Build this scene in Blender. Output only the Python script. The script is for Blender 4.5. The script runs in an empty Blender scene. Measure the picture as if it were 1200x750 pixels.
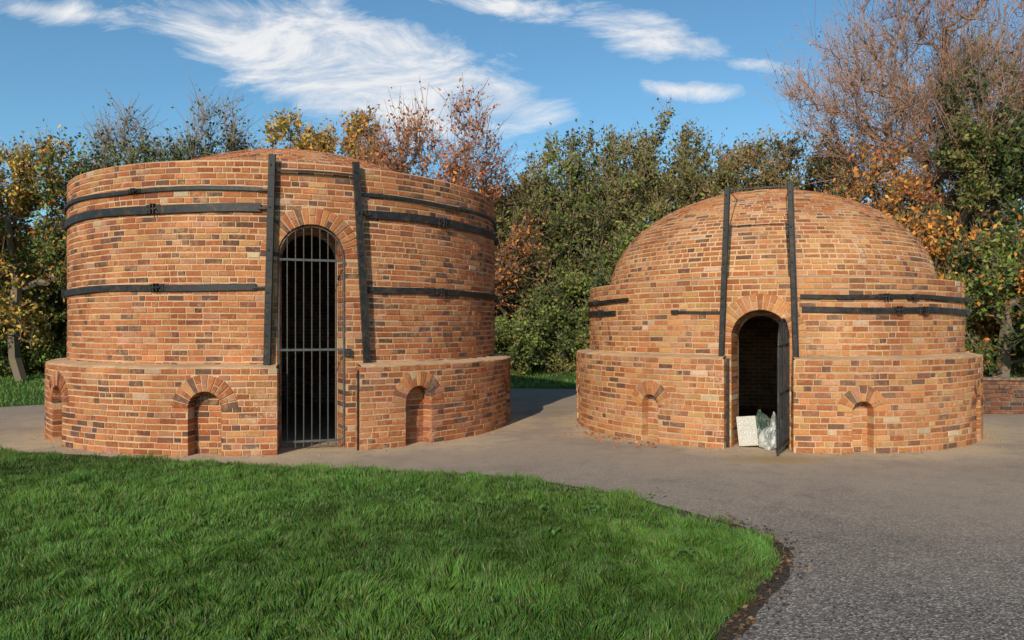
import bpy, math, random
import numpy as np
from mathutils import Vector, noise as mnoise
random.seed(7); rng=np.random.default_rng(7)
sc=bpy.context.scene
sc.view_settings.view_transform='Standard'; sc.view_settings.look='None'; sc.view_settings.exposure=0
R_=math.radians
# ------------------------------------------------------------ helpers
def link(o,parent=None):
    sc.collection.objects.link(o)
    if parent: o.parent=parent
    return o
def empty(name):
    o=bpy.data.objects.new(name,None); sc.collection.objects.link(o); return o
def np_mesh(name,V,quads=None,tris=None,col=None,mats=(),midx=None,uv=None,parent=None,smooth=False):
    me=bpy.data.meshes.new(name)
    V=np.asarray(V,dtype=np.float32).reshape(-1,3)
    q=np.zeros((0,4),int) if quads is None or len(quads)==0 else np.asarray(quads,int)
    t=np.zeros((0,3),int) if tris is None or len(tris)==0 else np.asarray(tris,int)
    loops=np.concatenate([q.ravel(),t.ravel()]).astype(np.int32)
    starts=np.concatenate([np.arange(len(q))*4,len(q)*4+np.arange(len(t))*3]).astype(np.int32)
    me.vertices.add(len(V)); me.vertices.foreach_set('co',V.ravel())
    me.loops.add(len(loops)); me.loops.foreach_set('vertex_index',loops)
    me.polygons.add(len(starts)); me.polygons.foreach_set('loop_start',starts)
    if midx is not None: me.polygons.foreach_set('material_index',np.asarray(midx,dtype=np.int32))
    me.polygons.foreach_set('use_smooth',np.full(len(starts),smooth,dtype=bool))
    me.update(calc_edges=True)
    if col is not None:
        c=np.ones((len(V),4),np.float32); c[:,:3]=col
        a=me.color_attributes.new('Col','FLOAT_COLOR','POINT'); a.data.foreach_set('color',c.ravel())
    if uv is not None:
        l=me.uv_layers.new(name='UVMap'); l.data.foreach_set('uv',np.asarray(uv,np.float32)[loops].ravel())
    for m in mats: me.materials.append(m)
    o=bpy.data.objects.new(name,me); link(o,parent); return o
class NT:
    def __init__(s,mat):
        mat.use_nodes=True; s.t=mat.node_tree; s.t.nodes.clear()
    def n(s,typ,**k):
        nd=s.t.nodes.new(typ)
        for a,b in k.items():
            if a=='inp':
                for x,y in b.items():
                    if isinstance(y,bpy.types.NodeSocket): s.t.links.new(y,nd.inputs[x])
                    else: nd.inputs[x].default_value=y
            else: setattr(nd,a,b)
        return nd
    def math(s,op,a,b=0.0,c=0.0,clamp=False):
        nd=s.n('ShaderNodeMath',operation=op,use_clamp=clamp)
        for i,x in enumerate((a,b,c)):
            if isinstance(x,bpy.types.NodeSocket): s.t.links.new(x,nd.inputs[i])
            else: nd.inputs[i].default_value=x
        return nd.outputs[0]
    def mix(s,f,a,b,blend='MIX'):
        nd=s.n('ShaderNodeMix',data_type='RGBA',blend_type=blend)
        for i,x in ((0,f),(6,a),(7,b)):
            if isinstance(x,bpy.types.NodeSocket): s.t.links.new(x,nd.inputs[i])
            else: nd.inputs[i].default_value=x if i==0 else (*x,1) if len(x)==3 else x
        return nd.outputs[2]
    def noise(s,vec,scale,detail=4,rough=.6):
        return s.n('ShaderNodeTexNoise',inp={'Vector':vec,'Scale':scale,'Detail':detail,'Roughness':rough}).outputs['Fac']
    def rng(s,v,a,b,c=0.,d=1.):
        return s.n('ShaderNodeMapRange',inp={'Value':v,'From Min':a,'From Max':b,'To Min':c,'To Max':d}).outputs[0]
    def obj(s): return s.n('ShaderNodeTexCoord').outputs['Object']
    def attr(s): return s.n('ShaderNodeAttribute',attribute_name='Col').outputs['Color']
    def bump(s,h,strength=.5,dist=.01):
        return s.n('ShaderNodeBump',inp={'Height':h,'Strength':strength,'Distance':dist}).outputs[0]
    def out(s,sh): 
        o=s.n('ShaderNodeOutputMaterial'); s.t.links.new(sh,o.inputs[0])
    def bsdf(s,col,rough=.9,normal=None,metal=0.,spec=.3):
        d={'Base Color':col if isinstance(col,bpy.types.NodeSocket) else (*col,1),'Roughness':rough,'Metallic':metal,'Specular IOR Level':spec}
        if normal is not None: d['Normal']=normal
        return s.n('ShaderNodeBsdfPrincipled',inp=d).outputs[0]
def newmat(name): return bpy.data.materials.new(name)
# ------------------------------------------------------------ materials
def m_brick():
    m=newmat('fired_brick'); t=NT(m); o=t.obj()
    c=t.attr()
    n1=t.noise(o,38,5,.65); n2=t.noise(o,.9,5,.6); n3=t.noise(o,13,7,.8); n4=t.noise(o,1.9,5,.6); n5=t.noise(o,1.3,7,.75)
    c=t.mix(t.rng(n1,.3,.7,.0,.6),c,t.mix(1.,c,(.52,.44,.40),'MULTIPLY'))
    thr=t.math('ADD',n3,t.math('MULTIPLY',t.math('SUBTRACT',n4,.5),.6))
    c=t.mix(t.rng(thr,.50,.68,.0,.62),c,(.56,.31,.155))
    c=t.mix(t.rng(n2,.40,.62,.0,.6),c,t.mix(1.,c,(.62,.50,.46),'MULTIPLY'))
    pale=t.math('MULTIPLY',t.rng(n5,.57,.68),t.rng(n3,.48,.60))
    c=t.mix(t.math('MULTIPLY',pale,.55),c,(.66,.54,.42))
    h=t.math('ADD',n1,t.noise(o,120,3,.6))
    t.out(t.bsdf(c,.94,t.bump(h,.9,.009),spec=.15)); return m
def m_mortar():
    m=newmat('lime_mortar'); t=NT(m); o=t.obj()
    n1=t.noise(o,60,5,.7); n2=t.noise(o,1.2,5,.65)
    c=t.mix(t.rng(n1,.3,.7),(.40,.235,.12),(.70,.47,.28)); c=t.mix(t.rng(n2,.42,.62,0,.7),c,(.36,.225,.14))
    t.out(t.bsdf(c,.95,t.bump(t.math('ADD',n1,n2),.8,.01),spec=.12)); return m
def m_inner():
    m=newmat('sooty_inner_brick'); t=NT(m)
    uv=t.n('ShaderNodeTexCoord').outputs['UV']
    b=t.n('ShaderNodeTexBrick',inp={'Vector':uv,'Color1':(.48,.25,.15,1),'Color2':(.26,.15,.10,1),'Mortar':(.55,.45,.36,1),'Scale':1.,'Mortar Size':.008,'Brick Width':.225,'Row Height':.075})
    o=t.obj(); n=t.noise(o,2.2,6,.7)
    c=t.mix(t.rng(n,.46,.68,.0,.75),b.outputs['Color'],(.08,.066,.055))
    t.out(t.bsdf(c,.9,t.bump(b.outputs['Fac'],-.6,.01))); return m
def m_iron():
    m=newmat('black_iron'); t=NT(m); o=t.obj(); n=t.noise(o,22,6,.75); n2=t.noise(o,5,5,.7)
    c=t.mix(t.rng(n,.45,.7),(.013,.013,.014),(.045,.038,.034)); c=t.mix(t.rng(n2,.53,.68,0,.6),c,(.10,.06,.037))
    t.out(t.bsdf(c,t.rng(n,.3,.7,.35,.75),t.bump(n,.6,.004),metal=.1,spec=.4)); return m
def m_asphalt():
    m=newmat('asphalt_path'); t=NT(m); o=t.obj()
    s=t.n('ShaderNodeSeparateXYZ',inp={0:o})
    v=t.n('ShaderNodeTexVoronoi',inp={'Vector':o,'Scale':85.,'Randomness':1.})
    cellc=t.n('ShaderNodeSeparateColor',inp={0:v.outputs['Color']}).outputs[0]
    big=t.noise(o,.55,5,.6); mid=t.noise(o,4,6,.7); fine=t.noise(o,160,3,.7)
    base=t.mix(t.rng(fine,.3,.7),(.095,.082,.074),(.27,.23,.20))
    base=t.mix(t.rng(cellc,.66,.95,0,.8),base,(.55,.47,.41))
    base=t.mix(t.rng(cellc,.28,.05,0,.8),base,(.038,.035,.033))
    warm=t.mix(t.rng(fine,.3,.7),(.31,.225,.16),(.56,.43,.32))
    def dist(cx,cy,sx=1.,sy=1.):
        a=t.math('MULTIPLY',t.math('SUBTRACT',s.outputs[0],cx),sx); b=t.math('MULTIPLY',t.math('SUBTRACT',s.outputs[1],cy),sy)
        return t.math('SQRT',t.math('ADD',t.math('MULTIPLY',a,a),t.math('MULTIPLY',b,b)))
    d=t.math('MINIMUM',t.math('SUBTRACT',dist(-3.757,13.1),3.73),t.math('SUBTRACT',dist(4.25,12.71),3.15))
    d=t.math('ADD',d,t.math('MULTIPLY',t.math('SUBTRACT',big,.5),3.2))
    d=t.math('ADD',d,t.math('MULTIPLY',t.math('SUBTRACT',mid,.5),1.4))
    c=t.mix(t.rng(d,6.0,.9,.0,.9),base,warm)
    c=t.mix(t.rng(d,.8,-.1,0,.8),c,(.60,.44,.27))
    c=t.mix(t.rng(mid,.5,.75,0,.45),c,t.mix(1.,c,(.6,.57,.55),'MULTIPLY'))
    c=t.mix(t.rng(big,.52,.68,0,.45),c,t.mix(1.,c,(.66,.64,.64),'MULTIPLY'))
    st=t.math('ADD',dist(3.2,9.15,.95,2.0),t.math('MULTIPLY',t.math('SUBTRACT',mid,.5),1.3))
    c=t.mix(t.rng(st,.75,.25,0,.75),c,(.40,.24,.09))
    h=t.math('ADD',v.outputs['Distance'],fine)
    t.out(t.bsdf(c,.92,t.bump(h,1.,.008),spec=.2)); return m
def m_ground():
    m=newmat('lawn_soil'); t=NT(m); o=t.obj(); n=t.noise(o,3,6,.7); f=t.noise(o,40,4,.7)
    c=t.mix(t.rng(f,.3,.7),(.02,.035,.008),(.06,.11,.02)); c=t.mix(t.rng(n,.45,.75,0,.5),c,(.07,.075,.025))
    t.out(t.bsdf(c,.95,t.bump(f,.8,.03))); return m
def m_soil():
    m=newmat('bare_soil'); t=NT(m); o=t.obj(); n=t.noise(o,50,6,.75)
    t.out(t.bsdf(t.mix(t.rng(n,.3,.7),(.022,.016,.011),(.11,.08,.055)),.95,t.bump(n,1.,.02))); return m
def m_leaf(name,trans=.3,rough=.6,fine=0):
    m=newmat(name); t=NT(m); c=t.attr()
    p=t.bsdf(c,rough,spec=.25)
    if trans>0:
        tr=t.n('ShaderNodeBsdfTranslucent',inp={'Color':c}).outputs[0]
        p=t.n('ShaderNodeMixShader',inp={0:trans,1:p,2:tr}).outputs[0]
    t.out(p); return m
def m_simple(name,a,b,scale=20,rough=.8,bump=.4):
    m=newmat(name); t=NT(m); o=t.obj(); n=t.noise(o,scale,5,.65)
    t.out(t.bsdf(t.mix(t.rng(n,.35,.65),a,b),rough,t.bump(n,bump,.01))); return m
BRK=m_brick(); MOR=m_mortar(); INN=m_inner(); IRON=m_iron(); ASP=m_asphalt(); GRD=m_ground(); SOIL=m_soil()
LEAF=m_leaf('leaves',.25); GRASS=m_leaf('grass_blades',.3,.45)
BARK=m_leaf('bark',.0,.9)
GATE=m_simple('weathered_steel_gate',(.05,.05,.05),(.11,.105,.10),40,.45,.2)
SAND=m_simple('kiln_floor_dirt',(.24,.17,.12),(.45,.35,.24),12,.95,.8)
# ------------------------------------------------------------ brick builder
PAL_A=[((.54,.205,.085),.34),((.42,.14,.06),.28),((.57,.28,.12),.09),((.18,.095,.07),.12),((.52,.245,.145),.09),((.29,.11,.07),.08),((.62,.45,.31),.01)]
PAL_B=[((.58,.245,.095),.35),((.46,.17,.07),.23),((.60,.32,.13),.14),((.22,.115,.075),.09),((.56,.28,.155),.11),((.34,.14,.08),.07),((.66,.48,.32),.02)]
def pick(pal):
    r=random.random()*sum(w for _,w in pal); 
    for c,w in pal:
        r-=w
        if r<=0: break
    f=random.uniform(.78,1.16); g=random.uniform(.93,1.07)
    return (c[0]*f,c[1]*f*g,c[2]*f)
class BB:
    def __init__(s): s.V=[];s.Q=[];s.C=[]
    def brick(s,O,T,U,N,w,h,d,ch,col,taper=0.):
        b=len(s.V)
        for (dep,ins) in ((-d,0),(-ch,0),(0,ch)):
            for (a,c) in ((-1,-1),(1,-1),(1,1),(-1,1)):
                ww=w*(1+taper*c)/2-ins; hh=h/2-ins
                s.V.append((O+T*(a*ww)+U*(c*hh)+N*dep)[:])
        s.Q.append((b+3,b+2,b+1,b)); s.Q.append((b+8,b+9,b+10,b+11))
        for k in (0,4):
            for i in range(4):
                j=(i+1)%4; s.Q.append((b+k+i,b+k+j,b+k+4+j,b+k+4+i))
        s.C+= [col]*12
    def make(s,name,parent,mats): return np_mesh(name,s.V,s.Q,col=np.array(s.C),mats=mats,parent=parent)
Z=Vector((0,0,1))
class Kiln:
    def __init__(s,cx,cy,pal):
        s.c=Vector((cx,cy,0)); d=Vector((-cx,-cy,0)).normalized(); s.d0=d
        v=-d; s.r0=Vector((v.y,-v.x,0)); s.pal=pal
    def N(s,p): return s.d0*math.cos(p)+s.r0*math.sin(p)
    def T(s,p): return -s.d0*math.sin(p)+s.r0*math.cos(p)
    def P(s,p,R,z): return s.c+s.N(p)*R+Z*z
def wav(p,z,R):
    return .012*mnoise.noise(Vector((math.cos(p)*R*.9,math.sin(p)*R*.9,z*1.1+R)))
def sag(p,z,R): return .022*mnoise.noise(Vector((math.cos(p)*R*.35,math.sin(p)*R*.35,z*.35+5)))
def open_half(op,z,ring=True):
    pc,hw,zs,t=op
    if z<zs: return hw
    r=hw+(t if ring else 0)
    q=r*r-(z-zs)**2
    return math.sqrt(q) if q>0 else 0
def wall_rows(bb,k,R,z0,z1,rows,ops,prange=(-math.pi,math.pi),deep=.2,jag=.0035):
    rh=(z1-z0)/rows
    for i in range(rows):
        z=z0+(i+.5)*rh; edge_f=min(1,i/3,(rows-1-i)/3)
        u=prange[0]*R - random.uniform(0,.2); uend=prange[1]*R
        if prange[0]>-3: u=prange[0]*R
        wob=random.uniform(-.002,.002)
        while u<uend-.02:
            L=(.213 if random.random()<.58 else .102)*random.uniform(.93,1.05)
            a=u; b=min(u+L,uend); u+=L+.013
            segs=[(a,b,False)]
            for op in ops:
                if op[2]>90: h=op[1]
                else:
                    h=open_half(op,z)
                    if z>op[2]: h+=.006
                if h<=.01: continue
                oc=op[0]*R; lo=oc-h; hi=oc+h; ns=[]
                for (x,y,f) in segs:
                    if y<=lo or x>=hi: ns.append((x,y,f or (lo-.16<y<=lo) or (hi<=x<hi+.16)))
                    else:
                        if x<lo: ns.append((x,lo,True))
                        if y>hi: ns.append((hi,y,True))
                segs=ns
            for (x,y,f) in segs:
                w=y-x
                if w<.022: continue
                p=(x+y)/2/R; N=k.N(p); T=k.T(p)
                O=k.c+N*(R+wav(p,z,R)+random.uniform(-jag,jag))+Z*(z+wob+sag(p,z,R)*edge_f+random.uniform(-.003,.003))
                T2=(T+N*random.uniform(-.016,.016)+Z*random.uniform(-.016,.016))
                bb.brick(O,T2,Z,N,w,(rh-.0155)*random.uniform(.88,1.05),deep if f else .06,random.uniform(.003,.006),pick(k.pal))
def voussoirs(bb,k,R,op,deep):
    pc,hw,zs,t=op
    if zs>90: return
    n=max(7,int(math.pi*(hw+t/2)/.080)|1); step=math.pi/n
    for i in range(n):
        th=(i+.5)*step; rr=hw+t/2
        u=rr*math.cos(th); z=zs+rr*math.sin(th)
        p=pc+u/R; N=k.N(p); T=k.T(p)
        U=T*math.cos(th)+Z*math.sin(th); W=T*math.sin(th)-Z*math.cos(th)
        tp=(t/2)/rr; Rv=R+wav(p,z,R)
        if i%3==1:
            for (s0,s1) in ((-.5,-.03),(.03,.5)):
                cc=(s0+s1)/2*t
                bb.brick(k.c+N*(Rv+.005+random.uniform(-.003,.003))+Z*z+U*cc,W,U,N,(rr+cc)*step-.013,(s1-s0)*t,deep,.004,pick(k.pal),tp*.45)
        else:
            bb.brick(k.c+N*(Rv+.005+random.uniform(-.003,.003))+Z*z,W,U,N,rr*step-.013,t*random.uniform(.95,1.0),deep,.004,pick(k.pal),tp)
def shell(k,R,z0,z1,ops,depth,name,parent,mat,prange=(-math.pi,math.pi),reveal=True,wave=0.):
    V=[];Q=[];UV=[]
    bp=set(np.linspace(prange[0],prange[1],max(2,int((prange[1]-prange[0])/R_(1.5)))).tolist())
    for (pc,hw,zs,t) in ops:
        for x in np.cos(np.linspace(0,math.pi,25)): bp.add(pc+hw/R*x)
    bp=sorted(b for b in bp if prange[0]-1e-9<=b<=prange[1]+1e-9)
    def P(p,r,z): return k.P(p,r+(wav(p,z,wave) if wave else 0),z)
    def q(a,b,c,d,ua,ub,uc,ud):
        n=len(V); V.extend([x[:] for x in (a,b,c,d)]); UV.extend([ua,ub,uc,ud]); Q.append((n,n+1,n+2,n+3))
    nz=max(3,int((z1-z0)/.2))
    for a,b in zip(bp[:-1],bp[1:]):
        if b-a<1e-7: continue
        m=(a+b)/2; za=zb=z0; full=False
        for (pc,hw,zs,t) in ops:
            if abs(m-pc)<hw/R:
                if zs>90: full=True
                else:
                    f=lambda p: zs+math.sqrt(max(0,hw*hw-((p-pc)*R)**2))
                    za,zb=f(a),f(b)
                    if reveal: q(P(a,R,za),P(b,R,zb),k.P(b,R-depth,zb),k.P(a,R-depth,za),(0,a*R),(0,b*R),(depth,b*R),(depth,a*R))
        if full: continue
        for j in range(nz):
            t0=j/nz; t1=(j+1)/nz
            q(P(a,R,za+(z1-za)*t0),P(b,R,zb+(z1-zb)*t0),P(b,R,zb+(z1-zb)*t1),P(a,R,za+(z1-za)*t1),
              (a*R,za+(z1-za)*t0),(b*R,zb+(z1-zb)*t0),(b*R,zb+(z1-zb)*t1),(a*R,za+(z1-za)*t1))
    if reveal:
        for (pc,hw,zs,t) in ops:
            for sgn in (-1,1):
                p=pc+sgn*hw/R; zt=min(zs,z1)
                for j in range(4):
                    a=z0+(zt-z0)*j/4;b=z0+(zt-z0)*(j+1)/4
                    q(P(p,R,a),k.P(p,R-depth,a),k.P(p,R-depth,b),P(p,R,b),(0,a),(depth,a),(depth,b),(0,b))
    return np_mesh(name,V,Q,uv=UV,mats=[mat],parent=parent)
def revolve(k,prof,name,parent,mat,n=160):
    V=[];Q=[];UV=[]
    for (r,z) in prof:
        for i in range(n):
            p=2*math.pi*i/n-math.pi; V.append(k.P(p,r,z)[:]); UV.append((p*r,z))
    for j in range(len(prof)-1):
        for i in range(n):
            a=j*n+i; b=j*n+(i+1)%n; Q.append((a,b,b+n,a+n))
    return np_mesh(name,V,Q,uv=UV,mats=[mat],parent=parent,smooth=True)
def dome_rows(bb,k,prof,rh=.078):
    pts=[Vector((r,z)) for r,z in prof]; L=[0]
    for a,b in zip(pts[:-1],pts[1:]): L.append(L[-1]+(b-a).length)
    n=int(L[-1]/rh)
    for i in range(n):
        s=(i+.5)*L[-1]/n
        j=max(x for x in range(len(L)-1) if L[x]<=s); f=(s-L[j])/(L[j+1]-L[j])
        q=pts[j].lerp(pts[j+1],f); tg=(pts[j+1]-pts[j]).normalized(); r=q.x
        if r<.12: continue
        u=-math.pi*r+random.uniform(0,.2); end=u+2*math.pi*r-.05
        while u<end:
            w=(.205 if (random.random()<.45 and r>.6) else .102)*random.uniform(.92,1.05)
            p=(u+w/2)/r; Nr=k.N(p); T=k.T(p)
            U=Nr*tg.x+Z*tg.y; N=Nr*tg.y-Z*tg.x
            bb.brick(k.P(p,r,q.y)+N*(random.uniform(.000,.013)),T+N*random.uniform(-.03,.03)+U*random.uniform(-.02,.02),U,N,w,(rh-.018)*random.uniform(.86,1.03),.05,.005,pick(k.pal))
            u+=w+.017
def ring_band(bb,k,R,p0,p1,z0,h,th,z1=None):
    n=max(2,int((p1-p0)/R_(2))); z1=z0 if z1 is None else z1
    b0=len(bb.V)
    for i in range(n+1):
        f=i/n; p=p0+(p1-p0)*f; z=z0+(z1-z0)*f+.009*math.sin(p*9+z0*7)
        for (r,zz) in ((R-.01,z-h/2),(R+th,z-h/2),(R+th,z+h/2),(R-.01,z+h/2)): bb.V.append(k.P(p,r,zz)[:]); bb.C.append((0,0,0))
    for i in range(n):
        for j in range(4):
            a=b0+i*4+j; b=b0+i*4+(j+1)%4; bb.Q.append((a,b,b+4,a+4))
    bb.Q.append((b0,b0+1,b0+2,b0+3)); e=b0+n*4; bb.Q.append((e+3,e+2,e+1,e))
def clamp(bb,k,R,p,z,h):
    N=k.N(p);T=k.T(p)
    for s in (-1,1):
        bb.brick(k.P(p,R+.055,z)+T*s*.022,T,Z,N,.014,h*1.3,.05,.002,(0,0,0))
        bb.brick(k.P(p,R+.024,z)+T*s*.07,T,Z,N,.07,h*1.12,.02,.003,(0,0,0))
        for zz in (-1,1): bb.brick(k.P(p,R+.036,z+zz*h*.28)+T*s*.075,T,Z,N,.018,.018,.014,.004,(0,0,0))
    bb.brick(k.P(p,R+.048,z),T,Z,N,.12,.022,.02,.003,(0,0,0))
def tubes(segs,sides=8):
    P0=np.array([s[0][:] for s in segs],float);P1=np.array([s[1][:] for s in segs],float)
    return tubes_np(P0,P1,np.array([s[2] for s in segs]),np.array([s[3] for s in segs]),sides)
def tubes_np(P0,P1,r0,r1,sides):
    d=P1-P0; d/=np.linalg.norm(d,axis=1,keepdims=True)+1e-9
    ref=np.where(np.abs(d[:,2:3])>.9,np.array([[1.,0,0]]),np.array([[0,0,1.]]))
    a=np.cross(d,ref); a/=np.linalg.norm(a,axis=1,keepdims=True)+1e-9; b=np.cross(d,a)
    n=len(P0); V=np.zeros((n,2*sides,3))
    for i in range(sides):
        th=2*math.pi*i/sides; o=a*math.cos(th)+b*math.sin(th)
        V[:,i]=P0+o*r0[:,None]; V[:,sides+i]=P1+o*r1[:,None]
    base=(np.arange(n)*2*sides)[:,None]
    Q=[]
    for i in range(sides):
        j=(i+1)%sides; Q.append(np.concatenate([base+i,base+j,base+sides+j,base+sides+i],1))
    return V.reshape(-1,3),np.concatenate(Q,0)
# ------------------------------------------------------------ kilns
Rdepth=.42
def build_kiln(name,cx,cy,pal,RL,zL,rowsL,RW,zW,rowsW,Rin,door,gap,holes,rec,dome,domeprof_ann):
    K=Kiln(cx,cy,pal); par=empty(name)
    bb=BB()
    lops=[gap]+holes
    wall_rows(bb,K,RL,0,zL,rowsL,lops,deep=rec)
    for h in holes: voussoirs(bb,K,RL,h,rec)
    bb.make('ledge_bricks',par,[BRK])
    shell(K,RL-.006,0,zL-.004,[(o[0],o[1]+.004,o[2],o[3]) for o in lops],rec,'ledge_mortar',par,MOR,wave=RL)
    for h in holes:
        hw=h[1]/RL+.01; b2=BB()
        wall_rows(b2,K,RL-rec+.01,0,h[2]+h[1]+.05,int((h[2]+h[1]+.05)/.077),[],prange=(h[0]-hw,h[0]+hw))
        b2.make('fire_hole_infill',par,[BRK])
        shell(K,RL-rec+.001,0,h[2]+h[1]+.05,[],.1,'fire_hole_backing',par,MOR,prange=(h[0]-hw,h[0]+hw),reveal=False,wave=RL-rec+.01)
    g0=gap[0]-gap[1]/RL; g1=gap[0]+gap[1]/RL
    n=220;V=[];Q=[]
    prof=[(RL-.012,zL-.03),(RL-.004,zL+.004),(RL-.05,zL+.016),(RW-.03,zL+.045)]
    rg=np.linspace(g1+.005,g0-.005+2*math.pi,n)
    for p in rg:
        for j,(r,z) in enumerate(prof): V.append(K.P(p,r+wav(p,zL,RL)+random.uniform(-.010,.008)*(j==1),z+random.uniform(-.008,.008)*(j>0))[:])
    for i in range(n-1):
        for j in range(3): a=i*4+j; Q.append((a,a+1,a+5,a+4))
    np_mesh('ledge_top',V,Q,mats=[MOR],parent=par)
    bb=BB()
    wall_rows(bb,K,RW,0,zW,rowsW,[door],deep=Rdepth)
    voussoirs(bb,K,RW,door,Rdepth)
    bb.make('wall_bricks',par,[BRK])
    shell(K,RW-.006,0,zW-.004,[(door[0],door[1]+.004,door[2],door[3])],RW-.006-Rin,'wall_mortar',par,MOR,wave=RW)
    shell(K,Rin,0,zW-.02,[(door[0],(door[1]+.004)*Rin/RW,door[2],door[3])],.1,'inner_wall',par,INN,reveal=False)
    revolve(K,domeprof_ann,'wall_top',par,MOR)
    revolve(K,[(r,z) for r,z in dome],'dome_mortar',par,MOR)
    bb=BB(); dome_rows(bb,K,dome); bb.make('dome_bricks',par,[BRK])
    revolve(K,[(Rin+.3,.012),(0.01,.012)],'kiln_floor',par,SAND)
    return K,par
A=16.0; D=13.63; cx,cy=-D*math.sin(R_(A)),D*math.cos(R_(A))
doorL=(R_(3.25),.435,2.53,.22); gapL=(R_(4.35),.5175,99,0)
holesL=[(R_(a),.21,.60,.21) for a in (-17.3,-58.7,25.7,67,-100,108,-141,149)]
domeL=[(r,4.60-r*r/(2*4.6)) for r in np.linspace(3.0,.02,30)]
KL,PL=build_kiln('brick_kiln',cx,cy,PAL_A,3.73,1.10,14,3.45,3.76,48,2.85,doorL,gapL,holesL,.19,domeL,[(3.440,3.72),(3.436,3.765),(3.38,3.785),(3.2,3.77),(2.95,3.62)])
A=18.5; D=13.4; cx,cy=D*math.sin(R_(A)),D*math.cos(R_(A))
doorR=(R_(-.8),.367,1.48,.22); gapR=(R_(-1.15),.43,99,0)
holesR=[(R_(a),.14,.53,.2) for a in (-28.8,22.6,-72,66,-115,110,155,-158)]
domeR=[(2.56*math.cos(t),2.24+1.64*math.sin(t)) for t in np.linspace(0,math.pi/2-.01,40)]
KR,PR=build_kiln('brick_kiln.001',cx,cy,PAL_B,3.15,1.20,15,2.92,2.27,29,2.35,doorR,gapR,holesR,.15,domeR,[(2.912,2.24),(2.906,2.275),(2.75,2.29),(2.50,2.33)])
# --- ironwork left
bb=BB(); R=3.468
for (z,h,a0,a1) in ((3.40,.05,-7.2,14.6),(3.15,.105,-7.4,15.4),(2.13,.085,-8.4,15.6)):
    ring_band(bb,KL,R,R_(a1),R_(360+a0),z,h,.014)
for z,h in ((3.15,.105),(2.13,.085)):
    for a in (-30.5,36,-75,80,130,-130): clamp(bb,KL,R,R_(a+random.uniform(-.6,.6)),z,h)
for z,h in ((3.40,.05),):
    for a in (-36,44,-80,84): clamp(bb,KL,R,R_(a),z,h)
def vstrap(bb,K,R,pb,pt,zb,zt,w=.09,d=.035,n=10):
    for i in range(n):
        f0=i/n;f1=(i+1)/n
        def pt_(f): return K.P(pb+(pt-pb)*f,R+.03+.012*math.sin(f*3),zb+(zt-zb)*f)
        a=pt_(f0);b=pt_(f1);U=(b-a); L=U.length;U.normalize(); p=pb+(pt-pb)*(f0+f1)/2;N=K.N(p);T=U.cross(N).normalized()
        bb.brick((a+b)/2+N*d,T,U,N,w,L+.0005,d,.003,(0,0,0))
        bb.brick((a+b)/2+N*(d+.022)+T*(w/2-.012),T,U,N,.016,L+.0005,.024,.002,(0,0,0))
        if i%2: bb.brick((a+b)/2+N*(d+.012)-T*.012,T,U,N,.022,.022,.014,.005,(0,0,0))
vstrap(bb,KL,R,R_(-6.0),R_(-4.9),1.10,3.84)
vstrap(bb,KL,R,R_(15.0),R_(12.4),1.06,3.82)
for z,a0,a1 in ((3.40,-8,-5),(3.15,-8,-5),(2.13,-9,-5.4),(3.40,12.6,15),(3.15,13,16),(2.13,13.9,16)):
    ring_band(bb,KL,R+.01,R_(a0),R_(a1),z-.01,.026,.022)
ring_band(bb,KL,R+.03,R_(-5),R_(12.5),3.64,.022,.018)
bb.make('iron_bands',PL,[IRON])
def gate(K,par,pc,R,hw,zs,bars,rails,name='iron_gate',mat=None):
    c=K.P(pc,R,0);T=K.T(pc); segs=[]
    for i in range(bars):
        u=-hw+2*hw*i/(bars-1); zt=zs+math.sqrt(max(0,hw*hw-u*u))-.02
        if i in (0,bars-1): zt=zs
        r=.0075 if 0<i<bars-1 else .014
        segs.append((c+T*u+Z*.04,c+T*u+Z*zt,r,r))
    for i in range(14):
        t0=math.pi*i/14;t1=math.pi*(i+1)/14; h=hw-.004
        segs.append((c+T*h*math.cos(t0)+Z*(zs+h*math.sin(t0)),c+T*h*math.cos(t1)+Z*(zs+h*math.sin(t1)),.010,.010))
    V,Q=tubes(segs); bb=BB()
    for z in rails: bb.brick(c+Z*z+K.N(pc)*.012,T,Z,K.N(pc),2*hw,.03,.012,.001,(0,0,0))
    n=len(V); V=np.concatenate([V,np.array(bb.V)]); Q=np.concatenate([Q,np.array(bb.Q)+n])
    return np_mesh(name,V,Q,mats=[mat or GATE],parent=par)
gate(KL,PL,R_(3.25),3.40,.415,2.53,9,(.12,1.32,2.5))
bb=BB()
bb.brick(KL.P(R_(10.8),3.5,1.28),KL.T(0),Z,KL.N(0),.09,.10,.04,.004,(0,0,0))
bb.make('gate_lock',PL,[IRON])
V,Q=tubes([(KL.P(R_(12.0),3.70,0),KL.P(R_(12.0),3.70,1.05),.014,.014)]); np_mesh('gate_stop_rod',V,Q,mats=[IRON],parent=PL)
bb=BB(); pc=R_(180-12)
for i in range(14):
    for j in range(5):
        if i<8 and 1<=j<=3: continue
        bb.brick(KL.P(pc,2.45,.04+.077*i)+KL.T(pc)*(-.46+.23*j+(.06 if i%2 else -.06)),KL.T(pc),Z,-KL.N(pc),.215,.066,.35,.004,pick(PAL_A))
bb.make('inner_fire_mouth',PL,[BRK])
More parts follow.
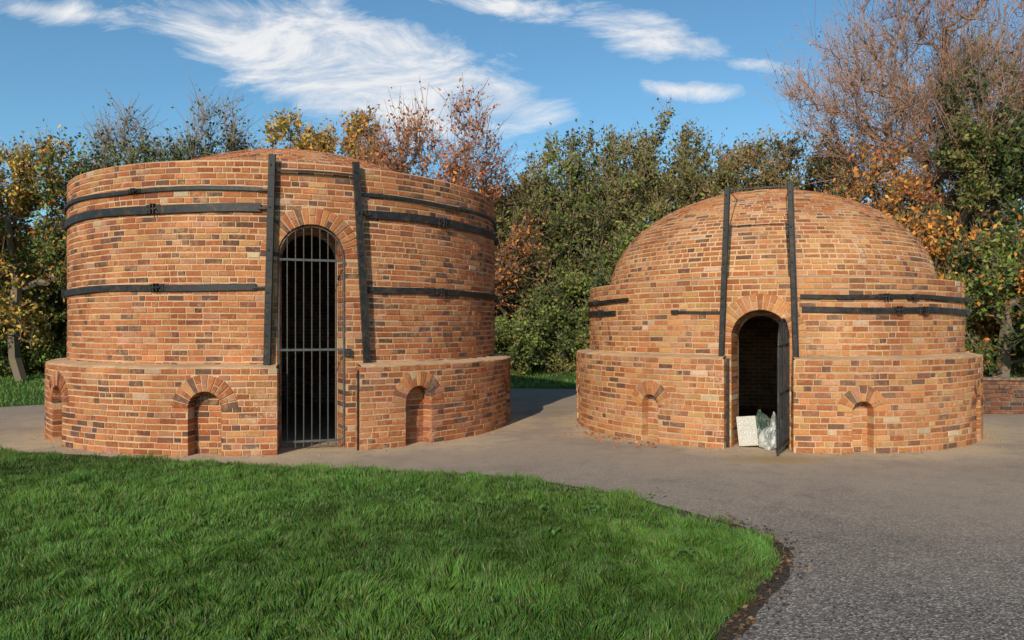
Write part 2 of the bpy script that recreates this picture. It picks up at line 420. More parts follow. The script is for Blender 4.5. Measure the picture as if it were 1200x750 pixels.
# --- ironwork right
bb=BB(); R=2.938
ring_band(bb,KR,R,R_(9),R_(360-40.6),2.02,.055,.014)
ring_band(bb,KR,R,R_(9.4),R_(360-47),1.845,.07,.014)
ring_band(bb,KR,R,R_(-24),R_(-9.5),1.83,.028,.022)
for a in (31,40,-60,75,110,-110): 
    clamp(bb,KR,R,R_(a),2.02,.06); clamp(bb,KR,R,R_(a+4),1.845,.075)
ring_band(bb,KR,R,R_(-24.5),R_(-22.5),1.83,.05,.03)
for (pb,pt,z0) in ((-10.3,-8.7,1.2),(7.8,6.4,1.2)):
    vstrap(bb,KR,R,R_(pb),R_(pt),z0,3.5,w=.075)
ring_band(bb,KR,R+.04,R_(-8.9),R_(6.6),3.46,.018,.018)
bb.brick(KR.P(R_(-8.75),2.98,.6),KR.T(R_(-8.7)),Z,KR.N(R_(-8.7)),.035,1.2,.04,.003,(0,0,0))
bb.make('iron_bands',PR,[IRON])
V,Q=tubes([(KR.P(R_(-8.7),R+.04,3.46),KR.P(R_(-14),1.55,3.55),.007,.007),(KR.P(R_(6.4),R+.04,3.46),KR.P(R_(12),1.55,3.55),.007,.007)])
np_mesh('tie_rods',V,Q,mats=[IRON],parent=PR)
# gate of the right kiln, swung open outwards
h0=KR.P(R_(6.0),2.96,0); dirg=-(h0.normalized()); dirg=(dirg+KR.T(0)*-.17).normalized()
segs=[]
for i in range(7):
    u=.68*i/6; zt=1.40+ (math.sqrt(max(0,.34**2-(u-.34)**2)))-.03
    r=.017 if i in (0,6) else .009
    segs.append((h0+dirg*u+Z*.09,h0+dirg*u+Z*zt,r,r))
for z in (.16,.8,1.40): segs.append((h0+dirg*0+Z*z,h0+dirg*.68+Z*z,.015,.015))
for i in range(12):
    a0=math.pi*i/12;a1=math.pi*(i+1)/12
    segs.append((h0+dirg*(.34-.34*math.cos(a0))+Z*(1.38+.34*math.sin(a0)),h0+dirg*(.34-.34*math.cos(a1))+Z*(1.38+.34*math.sin(a1)),.014,.014))
V,Q=tubes(segs); np_mesh('open_iron_gate',V,Q,mats=[IRON],parent=PR)
bp=KR.P(R_(-4.2),2.80,0)
bb=BB(); Nn=(KR.N(.1)+Z*.30).normalized(); Tt=(KR.T(.1)+Z*.08).normalized(); Uu=Nn.cross(Tt).normalized()
if Uu.z<0: Uu=-Uu
bb.brick(bp+Z*.22,Tt,Uu,Nn,.25,.40,.02,.002,(0,0,0))
for i in range(6):
    for j in range(4):
        bb.brick(bp+Z*.22+Uu*(-.165+.066*i)+Tt*(-.09+.06*j)+Nn*.006,Tt,Uu,Nn,.045,.05,.01,.004,(0,0,0))
bb.make('perforated_board',None,[m_simple('white_plastic',(.34,.32,.28),(.60,.56,.49),60,.6,.1)])
import bmesh
def sack(name,loc,sx,sy,sz,rot,seed,mat,parent):
    bm=bmesh.new(); bmesh.ops.create_icosphere(bm,subdivisions=6,radius=1)
    for v in bm.verts:
        p=v.co.copy()
        q=Vector([math.copysign(abs(c)**.75,c) for c in p])
        s3=Vector((p.x*3.2,p.y*3.2,p.z*1.2))
        w=mnoise.noise(p*1.6+Vector((seed,0,0)))*.30-abs(mnoise.noise(s3+Vector((0,seed,0))))*.30-abs(mnoise.noise(s3*2.2+Vector((0,seed,3))))*.12
        q*= (1.02+w)
        tie=min(.75,max(0,p.z-.45)*1.5)
        v.co=Vector((q.x*sx*(1-tie),q.y*sy*(1-tie),q.z*sz*(1+tie*.6)))
    for f in bm.faces: f.smooth=True
    me=bpy.data.meshes.new(name); bm.to_mesh(me); bm.free(); me.materials.append(mat)
    o=bpy.data.objects.new(name,me); link(o,parent); o.location=loc; o.rotation_euler=rot; return o
def m_sack(name,a,b,c_):
    m=newmat(name); t=NT(m); o=t.obj(); n=t.noise(o,6,4,.6); f=t.noise(o,26,4,.7)
    c=t.mix(t.rng(n,.40,.60),a,b); c=t.mix(t.rng(f,.60,.68,0,.7),c,c_)
    t.out(t.bsdf(c,.35,t.bump(f,.35,.01),spec=.5)); return m
SACK=m_sack('clear_plastic_sack',(.20,.21,.19),(.48,.47,.43),(.70,.69,.65))
SACK2=m_sack('green_plastic_sack',(.03,.05,.035),(.10,.13,.09),(.30,.31,.27))
ps=empty('rubble_sacks')
sack('sack_1',KR.P(R_(2.2),2.86,.13),.15,.12,.17,(.2,.25,.5),1.,SACK,ps)
sack('sack_2',KR.P(R_(.2),2.64,.20),.13,.12,.22,(-.2,.3,1.2),5.,SACK2,ps)
sack('sack_3',KR.P(R_(4.2),2.66,.19),.11,.12,.22,(.2,-.3,.2),9.,SACK,ps)
# ------------------------------------------------------------ ground
def rise(x,y): return np.clip((y-20.5)*.045,0,.5)
ax=np.unique(np.concatenate([np.linspace(-400,-40,13),np.linspace(-40,40,41),np.linspace(40,400,13)]))
ay=np.unique(np.concatenate([np.linspace(-200,-10,10),np.linspace(-10,45,56),np.linspace(45,600,16)]))
X,Y=np.meshgrid(ax,ay); V=np.stack([X,Y,rise(X,Y)],-1).reshape(-1,3); nx=len(ax)
Q=[(j*nx+i,j*nx+i+1,(j+1)*nx+i+1,(j+1)*nx+i) for j in range(len(ay)-1) for i in range(nx-1)]
np_mesh('ground',V,Q,mats=[GRD])
def catmull(P,n=8):
    P=[np.array(p,float) for p in P]; out=[]
    for i in range(len(P)-1):
        p0=P[max(i-1,0)];p1=P[i];p2=P[i+1];p3=P[min(i+2,len(P)-1)]
        for t in np.linspace(0,1,n,endpoint=False):
            out.append(.5*((2*p1)+(-p0+p2)*t+(2*p0-5*p1+4*p2-p3)*t*t+(-p0+3*p1-3*p2+p3)*t**3))
    out.append(P[-1]); return np.array(out)
edge=catmull([(-26,12.2),(-12,10.7),(-6.7,9.75),(-4.6,9.2),(-2.98,8.75),(-1.43,8.38),(0,8.0),(.985,7.22),(1.47,6.5),(1.84,5.94),(1.9,5.37),(1.70,4.9),(1.34,4.33),(1.03,3.86),(.5,2.9),(-.4,1.4),(-1.5,-1.5),(-3,-6)])
ed=edge.copy(); ed[:,0]+=rng.normal(0,.018,len(ed)); ed[:,1]+=rng.normal(0,.018,len(ed))
back=catmull([(26,15.2),(15,15.8),(11,17.5),(7,19.6),(3.5,19.6),(0,20.0),(-4,20.3),(-7.5,18.6),(-9.6,15.9),(-13,14.6),(-26,14.4)],6)
outl=np.concatenate([ed,np.array([[6,-8],[26,-6]]),back])
me=bpy.data.meshes.new('asphalt_path'); me.from_pydata([(x,y,.006) for x,y in outl],[],[list(range(len(outl)))]); me.update(); me.materials.append(ASP)
o=bpy.data.objects.new('asphalt_path',me); link(o)
tan=np.gradient(edge,axis=0); tan/=np.linalg.norm(tan,axis=1,keepdims=True); nor=np.stack([-tan[:,1],tan[:,0]],1)
ef=[];nf=[]
for i in range(len(edge)-1):
    m=max(1,int(np.linalg.norm(edge[i+1]-edge[i])/.04))
    for k in range(m): f=k/m; ef.append(edge[i]*(1-f)+edge[i+1]*f); nf.append(nor[i]*(1-f)+nor[i+1]*f)
ef=np.array(ef);nf=np.array(nf)
V=[];Q=[]; wn=np.convolve(rng.normal(0,1,len(ef)),np.ones(5)/5,'same')
for i,(e,n_) in enumerate(zip(ef,nf)):
    wd=max(-.1,.01+.035*wn[i]+ (.085 if e[1]<5.6 else .03 if e[1]<7 else 0))
    V+=[(e[0]-n_[0]*.3,e[1]-n_[1]*.3,.010),(e[0]+n_[0]*wd,e[1]+n_[1]*wd,.0095)]
for i in range(len(ef)-1): Q.append((2*i,2*i+1,2*i+3,2*i+2))
np_mesh('soil_verge',V,Q,mats=[SOIL])
def inpoly(px,py,poly):
    c=np.zeros(len(px),bool); n=len(poly); j=n-1
    for i in range(n):
        xi,yi=poly[i];xj,yj=poly[j]
        if yi!=yj:
            c^=((yi>py)!=(yj>py))&(px<(xj-xi)*(py-yi)/(yj-yi)+xi)
        j=i
    return c
fgpoly=np.concatenate([edge,np.array([[-26,-6]])])
def vnoise(x,y,s,seed=0):
    r=np.random.default_rng(seed); g=r.random((64,64)); X=x/s;Y=y/s
    xi=np.floor(X).astype(int);yi=np.floor(Y).astype(int);fx=X-xi;fy=Y-yi; fx=fx*fx*(3-2*fx);fy=fy*fy*(3-2*fy)
    a=g[xi%64,yi%64];b=g[(xi+1)%64,yi%64];c=g[xi%64,(yi+1)%64];d=g[(xi+1)%64,(yi+1)%64]
    return (a*(1-fx)+b*fx)*(1-fy)+(c*(1-fx)+d*fx)*fy
def blades(x,y,z,hmul,wid,seed):
    r=np.random.default_rng(seed); n=len(x)
    pn=vnoise(x,y,.35,1)*.5+vnoise(x,y,.11,2)*.5; big=vnoise(x,y,1.4,3)*.6+vnoise(x,y,.5,8)*.4
    h=(.022+.095*pn**1.6*r.uniform(.5,1.4,n))*hmul
    a=r.uniform(0,2*math.pi,n); lean=r.uniform(.25,1.2,n)*h
    ca=vnoise(x,y,.16,5)*2*math.pi*1.5
    lx=np.cos(ca)*lean*.7+np.cos(a)*lean*.45; ly=np.sin(ca)*lean*.7+np.sin(a)*lean*.45
    wx=-np.sin(a)*wid*r.uniform(.6,1.2,n); wy=np.cos(a)*wid*r.uniform(.6,1.2,n)
    B=np.stack([x,y,z],1); W=np.stack([wx,wy,np.zeros(n)],1)/2; Lm=np.stack([lx*.35,ly*.35,h*.6],1); Lt=np.stack([lx,ly,h],1)
    V=np.stack([B-W,B+W,B+Lm+W*.8,B+Lm-W*.8,B+Lt],1).reshape(-1,3)
    b=np.arange(n)[:,None]*5
    Q=np.concatenate([b,b+1,b+2,b+3],1); T=np.concatenate([b+3,b+2,b+4],1)
    g=np.stack([.072+.07*r.random(n),.165+.10*r.random(n),.026+.027*r.random(n)],1)
    g*=(.52+.86*big[:,None])*(.65+.7*pn[:,None])
    yel=vnoise(x,y,.8,12)[:,None]; g=g*(1-.3*yel)+g*np.array([[1.5,1.08,.9]])*.3*yel
    dry=r.random(n)<.05; g[dry]=np.array([.32,.29,.14])*r.uniform(.5,1.1,(dry.sum(),1))
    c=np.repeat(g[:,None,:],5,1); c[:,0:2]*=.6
    return V,Q,T,c.reshape(-1,3)
pts=[]
for (x0,x1,y0,y1,dn) in ((-3.2,2.1,2.6,6.,8000),(-9,2.1,6.,11.2,4000),(-5.5,-3.2,3.6,6.,6000),(-12,-9,7,12,900),(-9,-5.5,3,6,600)):
    n=int((x1-x0)*(y1-y0)*dn); pts.append(np.stack([rng.uniform(x0,x1,n),rng.uniform(y0,y1,n)],1))
p=np.concatenate(pts)
jx=(vnoise(p[:,0],p[:,1],.2,9)-.5)*.18+rng.normal(0,.025,len(p)); p2=p+np.stack([jx,jx],1)
p=p[inpoly(p2[:,0],p2[:,1],fgpoly)]
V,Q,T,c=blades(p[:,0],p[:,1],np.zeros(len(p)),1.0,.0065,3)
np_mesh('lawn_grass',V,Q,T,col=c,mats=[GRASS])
n=60000; x=rng.uniform(-18,16,n); y=rng.uniform(14.2,27,n)
bpoly=np.concatenate([back,np.array([[-26,40],[26,40]])])
k=inpoly(x,y,bpoly)&(((x<-7)&(y<26))|((x>-1.5)&(x<4.5))|(x>8)); x=x[k];y=y[k]
V,Q,T,c=blades(x,y,rise(x,y),1.5,.02,4)
np_mesh('back_lawn_grass',V,Q,T,col=c*1.3,mats=[GRASS])
def leafquads(P,size,seed,flat=False,up=None):
    r=np.random.default_rng(seed); n=len(P)
    a=r.normal(size=(n,3)); 
    if flat: a[:,2]*=.25
    a/=np.linalg.norm(a,axis=1,keepdims=True); b=r.normal(size=(n,3))
    if flat: b[:,2]*=.25
    b-=a*np.sum(a*b,1,keepdims=True); b/=np.linalg.norm(b,axis=1,keepdims=True)+1e-9
    s=size*r.uniform(.6,1.3,n)[:,None]; a=a*s; b=b*s*.6
    V=np.stack([P-a,P+b*.9-a*.1,P+a,P-b*.9-a*.1],1).reshape(-1,3)
    Q=np.arange(n*4).reshape(n,4); return V,Q
LP=[];
for i in range(700):
    t=rng.integers(60,len(edge)-30); e=edge[t]+ (edge[t+1]-edge[t])*rng.random(); off=rng.normal(.04,.08); nn=nor[t]
    if e[1]>6.3: continue
    LP.append((e[0]+nn[0]*off,e[1]+nn[1]*off,.016+.012*rng.random()))
for i in range(14): LP.append((rng.uniform(-4,1.8),rng.uniform(3.6,8),.06))
LP=np.array(LP); V,Q=leafquads(LP,.017,5,flat=True)
pal=np.array([(.16,.09,.05),(.10,.06,.04),(.22,.14,.07),(.07,.05,.035),(.16,.08,.045)]); cc=np.repeat(pal[rng.integers(0,5,len(LP))],4,0)
np_mesh('fallen_leaves',V,Q,col=cc,mats=[LEAF])
GV=BB()
def crumb(x,y,s,col):
    a=random.random()*6; T=Vector((math.cos(a),math.sin(a),random.uniform(-.3,.3))).normalized(); N=Vector((-math.sin(a),math.cos(a),0)); U=T.cross(N)
    GV.brick(Vector((x,y,.006+s*.3)),T,U,N,s,s*random.uniform(.4,.8),s*.8,s*.2,col)
for K,RR in ((KL,3.73),(KR,3.15)):
    for i in range(260):
        p=random.uniform(-2,2); q=K.P(p,RR+.01+abs(random.gauss(0,.10)),0)
        crumb(q.x,q.y,random.choice((.008,.012,.015,.02)),(.5,.36,.22) if random.random()<.7 else pick(PAL_B))
for i in range(60):
    q=KR.P(R_(random.uniform(-50,-20)),3.2+abs(random.gauss(0,.25)),0); crumb(q.x,q.y,random.uniform(.02,.05),pick(PAL_B))
GV.make('brick_rubble',None,[BRK])
def weeds():
    V=[];Q=[];C=[]
    spots=[(-2.5,6.1),(-2.4,6.3),(-5.2,7.6),(-3.1,4.1),(-1.6,4.5),(.3,5.7),(1.2,5.2),(-3.9,6.6)]
    for i in range(16): spots.append((random.gauss(-.5,.75),random.gauss(6.8,.28)))
    for (x,y) in spots:
        for i in range(random.randint(5,14)):
            a=random.uniform(0,6.28); L=random.uniform(.025,.06); rr=random.uniform(0,.12)
            o=np.array([x+rr*math.cos(a*3),y+rr*math.sin(a*3),.05]); d=np.array([math.cos(a),math.sin(a),random.uniform(.1,.7)]); w=np.array([-math.sin(a),math.cos(a),0])*L*.32
            b=len(V); V+=[o,o+d*L*.5+w,o+d*L,o+d*L*.5-w]; Q.append((b,b+1,b+2,b+3)); g=random.uniform(.6,1.1); C+=[(.12*g,.23*g,.05*g)]*4
    np_mesh('broadleaf_weeds',np.array(V),Q,col=np.array(C),mats=[LEAF])
weeds()
# ------------------------------------------------------------ low wall on right
wb=BB()
a=Vector((8.2,14.1,0)); b=Vector((16,13.2,0)); T=(b-a).normalized(); N=Vector((T.y,-T.x,0)); L=(b-a).length
if N.y>0: N=-N
for i in range(8):
    u=random.uniform(0,.1)
    while u<L:
        w=.215 if random.random()<.7 else .1
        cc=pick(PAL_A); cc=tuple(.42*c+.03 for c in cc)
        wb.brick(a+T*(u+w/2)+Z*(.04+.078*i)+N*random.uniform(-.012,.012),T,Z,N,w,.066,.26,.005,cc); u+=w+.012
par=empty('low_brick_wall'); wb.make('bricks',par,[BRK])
wb=BB(); wb.brick((a+b)/2+Z*.31-N*.016,T,Z,N,L-.02,.60,.22,.004,(0,0,0)); wb.make('mortar',par,[m_simple('grey_old_mortar',(.12,.10,.08),(.26,.22,.18),20,.95,.6)])
wb=BB(); wb.brick((a+b)/2+Z*.655+N*.03,T,Z,N,L,.05,.32,.01,(0,0,0)); wb.make('coping',par,[m_simple('old_timber',(.10,.07,.05),(.26,.20,.14),14,.9,.6)])
# ------------------------------------------------------------ trees
def gen_tree(base,H,cz,rad,nt,ntw,twl,lpt,ls,pal,seed,trunk=.16,upw=.5,bark=(.16,.12,.085),clump=.35,nclump=14,leaftop=1.,twr=.007,lowleaf=None,lowval=.08,jit=.07):
    r=np.random.default_rng(seed); base=np.array(base,float)
    c=base+np.array([0,0,cz]); rad=np.array(rad,float)
    d=r.normal(size=(nt,3)); d/=np.linalg.norm(d,axis=1,keepdims=True); q=r.random(nt)**(1/2.3)
    tg=d*q[:,None]
    cl=r.normal(size=(nclump,3)); cl/=np.linalg.norm(cl,axis=1,keepdims=True); cl*=r.uniform(.55,1.0,(nclump,1))
    k=np.argmin(((tg[:,None]-cl[None])**2).sum(2),1); tg=tg*(1-clump)+cl[k]*clump
    tg*= (1+.18*np.sin(5*d[:,0:1]+seed)*np.cos(4*d[:,2:3]+seed*2))
    tg=c+tg*rad; tg[:,2]=np.maximum(tg[:,2],base[2]+.15)
    cidx=k
    top=max(.5,cz+rad[2]*.35); m=8
    nodes=np.zeros((nt*4+m+1,3)); parent=np.zeros(nt*4+m+1,int)-1
    wob=np.cumsum(r.normal(0,.10,(m+1,2)),0); wob-=wob[0]
    for i in range(m+1):
        nodes[i]=base+np.array([wob[i,0],wob[i,1],top*i/m]); parent[i]=i-1
    cnt=m+1; order=np.argsort(np.linalg.norm(tg-(base+np.array([0,0,cz*.6])),axis=1)); ends=[];ek=[]
    for i in order:
        t=tg[i]; dd=np.linalg.norm(nodes[:cnt]-t,axis=1)+.55*np.maximum(0,nodes[:cnt,2]-t[2]+.2)
        j=int(np.argmin(dd)); s=nodes[j].copy(); L=np.linalg.norm(t-s); prev=j
        for f in (.33,.66,1.):
            pnt=s+(t-s)*f; 
            if f<1: pnt=pnt+r.normal(0,.07*L,3)+np.array([0,0,.06*L])
            nodes[cnt]=pnt; parent[cnt]=prev; prev=cnt; cnt+=1
        ends.append(prev); ek.append(cidx[i])
    nodes=nodes[:cnt];parent=parent[:cnt]; w=np.ones(cnt)*.0; w[ends]=1
    for i in range(cnt-1,0,-1):
        if parent[i]>=0: w[parent[i]]+=w[i]
    rr=np.maximum(trunk*(w/w[0])**.5,.010)
    ch=np.arange(1,cnt); P0=nodes[parent[ch]];P1=nodes[ch]; r1=rr[ch]; r0=np.minimum(rr[parent[ch]],r1*1.5)
    V1,Q1=tubes_np(P0,P1,r0,r1,5)
    ends=np.array(ends); ek=np.array(ek)
    ei=np.repeat(np.arange(len(ends)),ntw); E=nodes[ends[ei]]; n=len(E)
    out=(E-c)/rad; out/=np.linalg.norm(out,axis=1,keepdims=True)+1e-6
    dr=out*.6+r.normal(0,.62,(n,3))+np.array([0,0,upw]); dr/=np.linalg.norm(dr,axis=1,keepdims=True)
    st=E-(nodes[ends[ei]]-nodes[parent[ends[ei]]])*r.random((n,1)); ln=twl*r.uniform(.4,1.25,n)[:,None]
    mid=st+dr*ln*.5; dr2=dr+r.normal(0,.25,(n,3))+np.array([0,0,upw*.3]); en=mid+dr2*ln*.5
    V2,Q2=tubes_np(np.concatenate([st,mid]),np.concatenate([mid,en]),np.full(2*n,twr),np.full(2*n,twr*.55),3)
    li=np.repeat(np.arange(n),lpt)
    if leaftop<1: li=li[r.random(len(li))<leaftop]
    if lowleaf is not None:
        fr=(en[li][:,2]-(c[2]-rad[2]))/(2*rad[2]); li=li[r.random(len(li))<np.clip((lowleaf-fr)*5,lowval,1)]
    f=r.random((len(li),1)); LPp=np.where(f<.5,st[li]+(mid-st)[li]*f*2,mid[li]+(en-mid)[li]*(f-.5)*2)+r.normal(0,jit,(len(li),3))
    LPp[:,2]=np.maximum(LPp[:,2],base[2]+.03)
    V3,Q3=leafquads(LPp,ls,seed+1)
    pal_=np.array([p_[0] for p_ in pal]); pw=np.array([p_[1] for p_ in pal],float); pw/=pw.sum()
    kc=r.choice(len(pal),nclump,p=pw); pc=kc[ek[ei[li]]]; own=r.choice(len(pal),len(li),p=pw); use=np.where(r.random(len(li))<.5,pc,own)
    col=pal_[use]*r.uniform(.6,1.3,(len(li),1))
    cb=np.array(bark)
    V=np.concatenate([V1,V2,V3]); Q=np.concatenate([Q1,Q2+len(V1),Q3+len(V1)+len(V2)])
    C=np.concatenate([np.tile(cb,(len(V1),1)),np.tile(cb*1.15,(len(V2),1)),np.repeat(col,4,0)])
    M=np.concatenate([np.zeros(len(Q1)+len(Q2)),np.ones(len(Q3))]).astype(int)
    return V,Q,C,M
def join(parts):
    o=0;Vs=[];Qs=[];Cs=[];Ms=[]
    for V,Q,C,M in parts: Vs.append(V);Qs.append(Q+o);Cs.append(C);Ms.append(M);o+=len(V)
    return np.concatenate(Vs),np.concatenate(Qs),np.concatenate(Cs),np.concatenate(Ms)
def put(name,parts):
    V,Q,C,M=join(parts) if isinstance(parts,list) else parts
    return np_mesh(name,V,Q,col=C,mats=[BARK,LEAF],midx=M)
GRN=(.11,.15,.035);DGRN=(.05,.085,.025);OLV=(.21,.185,.055);BRN=(.30,.18,.08);YEL=(.58,.38,.08);ORG=(.62,.24,.05);RUS=(.50,.15,.055);LGR=(.22,.27,.055)
hawth=[(OLV,.38),(GRN,.30),(DGRN,.06),(BRN,.18),(LGR,.10)]
def at(px,d,py): return (px-600)/880*d, (385-py)*d/880+1.6
def tree(name,px,d,py,rx,low=.6,**k):
    X,H=at(px,d,py); g=float(rise(0,d)); rz=(H-g-low)/2; return put(name,gen_tree((X,d,g),H,low+rz,(rx,rx*.8,rz),**k))
cherry=[(ORG,.22),(YEL,.22),(GRN,.28),(LGR,.24),(RUS,.08)]
tree('autumn_cherry_tree',25,22,140,2.4,nt=420,ntw=7,twl=.6,lpt=6,ls=.07,pal=cherry,seed=11)
tree('autumn_cherry_tree',-90,22,110,2.6,nt=240,ntw=7,twl=.6,lpt=5,ls=.08,pal=cherry,seed=12)
ivy=[(DGRN,.45),(GRN,.35),(OLV,.2)]
tree('ivy_clad_thorn_tree',145,25.5,120,2.2,nt=460,ntw=7,twl=.95,lpt=9,ls=.07,pal=ivy,seed=13,lowleaf=.93,bark=(.20,.15,.12),twr=.008)
tree('ivy_clad_thorn_tree',245,25.5,116,2.1,nt=460,ntw=7,twl=.95,lpt=9,ls=.07,pal=ivy,seed=14,lowleaf=.93,bark=(.20,.15,.12),twr=.008)
tree('field_maple_tree',335,25,138,1.9,nt=360,ntw=7,twl=.6,lpt=8,ls=.07,pal=[(YEL,.3),(ORG,.2),(LGR,.25),(OLV,.25)],seed=45)
tree('field_maple_tree',398,25.5,106,2.3,nt=480,ntw=7,twl=.65,lpt=9,ls=.075,pal=[(ORG,.42),(YEL,.22),(BRN,.2),(OLV,.15)],seed=15)
tree('wild_cherry_tree',510,24,92,2.9,nt=460,ntw=6,twl=.9,lpt=4,ls=.068,pal=[(RUS,.38),(ORG,.36),(BRN,.26)],seed=16,leaftop=.8,upw=.7,bark=(.20,.12,.09),twr=.008)
tree('hawthorn_tree',590,26,205,2.3,nt=440,ntw=7,twl=.6,lpt=6,ls=.07,pal=hawth,seed=17,low=.3)
for i,(px,py,rx) in enumerate(((648,172,2.3),(708,145,2.5),(780,138,2.6),(850,150,2.5),(920,155,2.5),(985,172,2.4))):
    tree('hawthorn_tree',px,25.5+(i%2)*1.2,py,rx,low=.3,nt=580,ntw=8,twl=.62,lpt=6,ls=.068,pal=hawth if i<4 else [(BRN,.35),(OLV,.35),(GRN,.2),(ORG,.1)],seed=20+i,bark=(.23,.165,.11),twr=.008,clump=.22,nclump=26)
tree('bare_birch_tree',1110,23,-60,4.4,low=3.0,nt=1000,ntw=10,twl=1.1,lpt=2,ls=.042,pal=[(RUS,.5),(BRN,.3),(ORG,.2)],seed=31,leaftop=.8,upw=.8,bark=(.28,.165,.115),twr=.0072,trunk=.24,clump=.15)
tree('tall_ivy_tree',1150,20.5,48,1.25,low=.5,nt=420,ntw=7,twl=.5,lpt=9,ls=.07,pal=[(DGRN,.25),(GRN,.45),(OLV,.35)],seed=32,lowleaf=.92,trunk=.2)
tree('orange_beech_tree',1025,21.5,172,2.1,low=.6,nt=320,ntw=6,twl=.7,lpt=6,ls=.07,pal=[(ORG,.5),(RUS,.15),(YEL,.15),(OLV,.2)],seed=33,leaftop=.8)
tree('orange_beech_tree',1100,19.5,245,1.5,low=.6,nt=240,ntw=6,twl=.6,lpt=6,ls=.07,pal=[(ORG,.4),(GRN,.4),(YEL,.2)],seed=34)
tree('laurel_bush',1185,18,265,1.6,low=.1,nt=320,ntw=7,twl=.45,lpt=6,ls=.07,pal=[(GRN,.38),(DGRN,.2),(LGR,.2),(ORG,.22)],seed=35)
tree('laurel_bush',1290,19,150,2.4,low=.1,nt=280,ntw=7,twl=.5,lpt=6,ls=.08,pal=[(GRN,.4),(DGRN,.3),(ORG,.2)],seed=36)
parts=[]; xs=np.arange(-24,24,2.0)
for i,x in enumerate(xs):
    y=24.6+.8*math.sin(i*1.7); h=4.3+.9*math.sin(i*2.3)
    p_=[(GRN,.35),(LGR,.35),(OLV,.2),(DGRN,.1)] if -2<x<5 else hawth
    parts.append(gen_tree((x,y,float(rise(0,y))),h,h/2,(1.8,1.3,h/2),210,7,.5,6,.07,p_,100+i,trunk=.05,twr=.006))
for i,x in enumerate(np.arange(-24,24,1.6)):
    y=23.4+.5*math.sin(i*2.1); h=1.7+.5*math.sin(i*1.3)
    parts.append(gen_tree((x,y,float(rise(0,y))),h,h/2,(1.2,.9,h/2),80,7,.35,7,.06,[(GRN,.4),(LGR,.3),(OLV,.2),(DGRN,.1)],200+i,trunk=.03,upw=.2))
put('hedge',parts)
n=80000; x=rng.uniform(-34,34,n); y=rng.uniform(28.,30.5,n); z=rng.random(n)**.8*(5.8+1.0*np.sin(x*.8)+.6*np.sin(x*2.1))+.3
V,Q=leafquads(np.stack([x,y,z],1),.16,77); cols=np.array([DGRN,GRN,OLV,BRN])*.8
np_mesh('distant_thicket',V,Q,col=np.repeat(cols[rng.integers(0,4,n)]*rng.uniform(.6,1.2,(n,1)),4,0),mats=[LEAF])
# ------------------------------------------------------------ light
EL=27; BETA=18
sd=Vector((math.sin(R_(BETA))*math.cos(R_(EL)),math.cos(R_(BETA))*math.cos(R_(EL)),-math.sin(R_(EL))))
L=bpy.data.lights.new('sun','SUN'); L.energy=4.5; L.angle=R_(.5); L.color=(1,.90,.74)
lo=bpy.data.objects.new('sun',L); lo.rotation_euler=sd.to_track_quat('-Z','Y').to_euler(); link(lo)
w=bpy.data.worlds.new('World'); sc.world=w; w.use_nodes=True; t=NT(w)
sky=t.n('ShaderNodeTexSky',sky_type='NISHITA'); sky.sun_disc=False; sky.sun_elevation=R_(EL); sky.sun_rotation=R_(180+BETA); sky.altitude=50; sky.air_density=1.0; sky.dust_density=.6; sky.ozone_density=2.0
g=t.n('ShaderNodeTexCoord').outputs['Generated']; s=t.n('ShaderNodeSeparateXYZ',inp={0:g})
ym=t.math('MAXIMUM',s.outputs[1],.05); u=t.math('DIVIDE',s.outputs[0],ym); v=t.math('DIVIDE',s.outputs[2],ym)
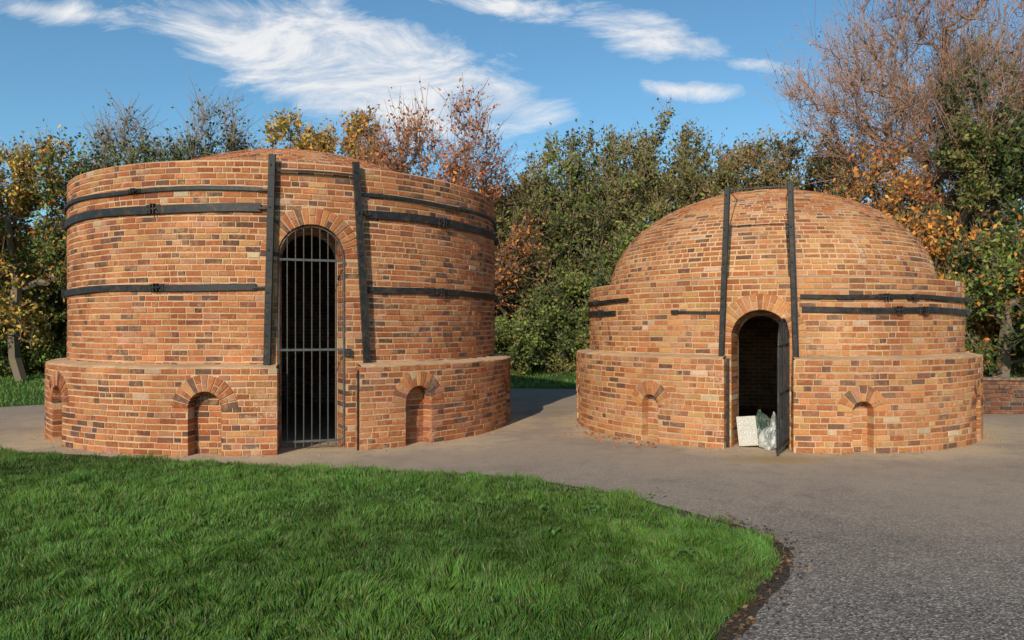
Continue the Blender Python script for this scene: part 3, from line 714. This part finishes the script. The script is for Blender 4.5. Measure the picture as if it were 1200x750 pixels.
def ell(cu,cv,ang,a,b,lo_=1.15,hi_=.1):
    du=t.math('SUBTRACT',u,cu); dv=t.math('SUBTRACT',v,cv); ca,sa=math.cos(R_(ang)),math.sin(R_(ang))
    p=t.math('ADD',t.math('MULTIPLY',du,ca/a),t.math('MULTIPLY',dv,sa/a)); q=t.math('ADD',t.math('MULTIPLY',du,-sa/b),t.math('MULTIPLY',dv,ca/b))
    e=t.math('SQRT',t.math('ADD',t.math('MULTIPLY',p,p),t.math('MULTIPLY',q,q))); return t.rng(e,lo_,hi_)
def px(x,y): return ((x-600)/880,(385-y)/880)
M=ell(*px(420,80),-13,.33,.105,1.1,.5)
for e in (ell(*px(310,42),-14,.25,.065,1.1,.4),ell(*px(550,112),-8,.15,.055,1.1,.4),ell(*px(790,48),-12,.20,.045,1.1,.2),ell(*px(880,75),-5,.10,.02),ell(*px(590,10),-6,.14,.025),ell(*px(800,105),-2,.12,.022),ell(*px(50,12),-5,.2,.03)):
    M=t.math('MAXIMUM',M,e)
uv=t.n('ShaderNodeCombineXYZ',inp={0:u,1:v}).outputs[0]
mp=t.n('ShaderNodeMapping',inp={'Vector':uv,'Rotation':(0,0,R_(16)),'Scale':(2.0,5.5,1.)}).outputs[0]
nz=t.n('ShaderNodeTexNoise',inp={'Vector':mp,'Scale':2.6,'Detail':11.,'Roughness':.68,'Distortion':.7}).outputs['Fac']
dens=t.math('SUBTRACT',nz,t.math('SUBTRACT',.70,t.math('MULTIPLY',M,.42)))
dens=t.rng(dens,0,.26,0,.96); dens=t.math('MULTIPLY',dens,t.rng(s.outputs[1],.05,.2))
skyc=t.mix(1.,sky.outputs[0],(.86,1.27,1.36),'MULTIPLY')
cl=t.mix(dens,skyc,t.mix(t.rng(nz,.35,.65),(6.8,7.2,7.9),(9.2,9.2,9.2)))
bg=t.n('ShaderNodeBackground',inp={'Color':cl,'Strength':.1}).outputs[0]
o_=t.n('ShaderNodeOutputWorld'); t.t.links.new(bg,o_.inputs[0])
cam=bpy.data.cameras.new('camera'); cam.lens=26.4; cam.sensor_width=36; cam.shift_y=10/1200; cam.clip_end=2000; cam.clip_start=.05
co=bpy.data.objects.new('camera',cam); co.location=(0,0,1.6); co.rotation_euler=(R_(90),0,0); link(co); sc.camera=co
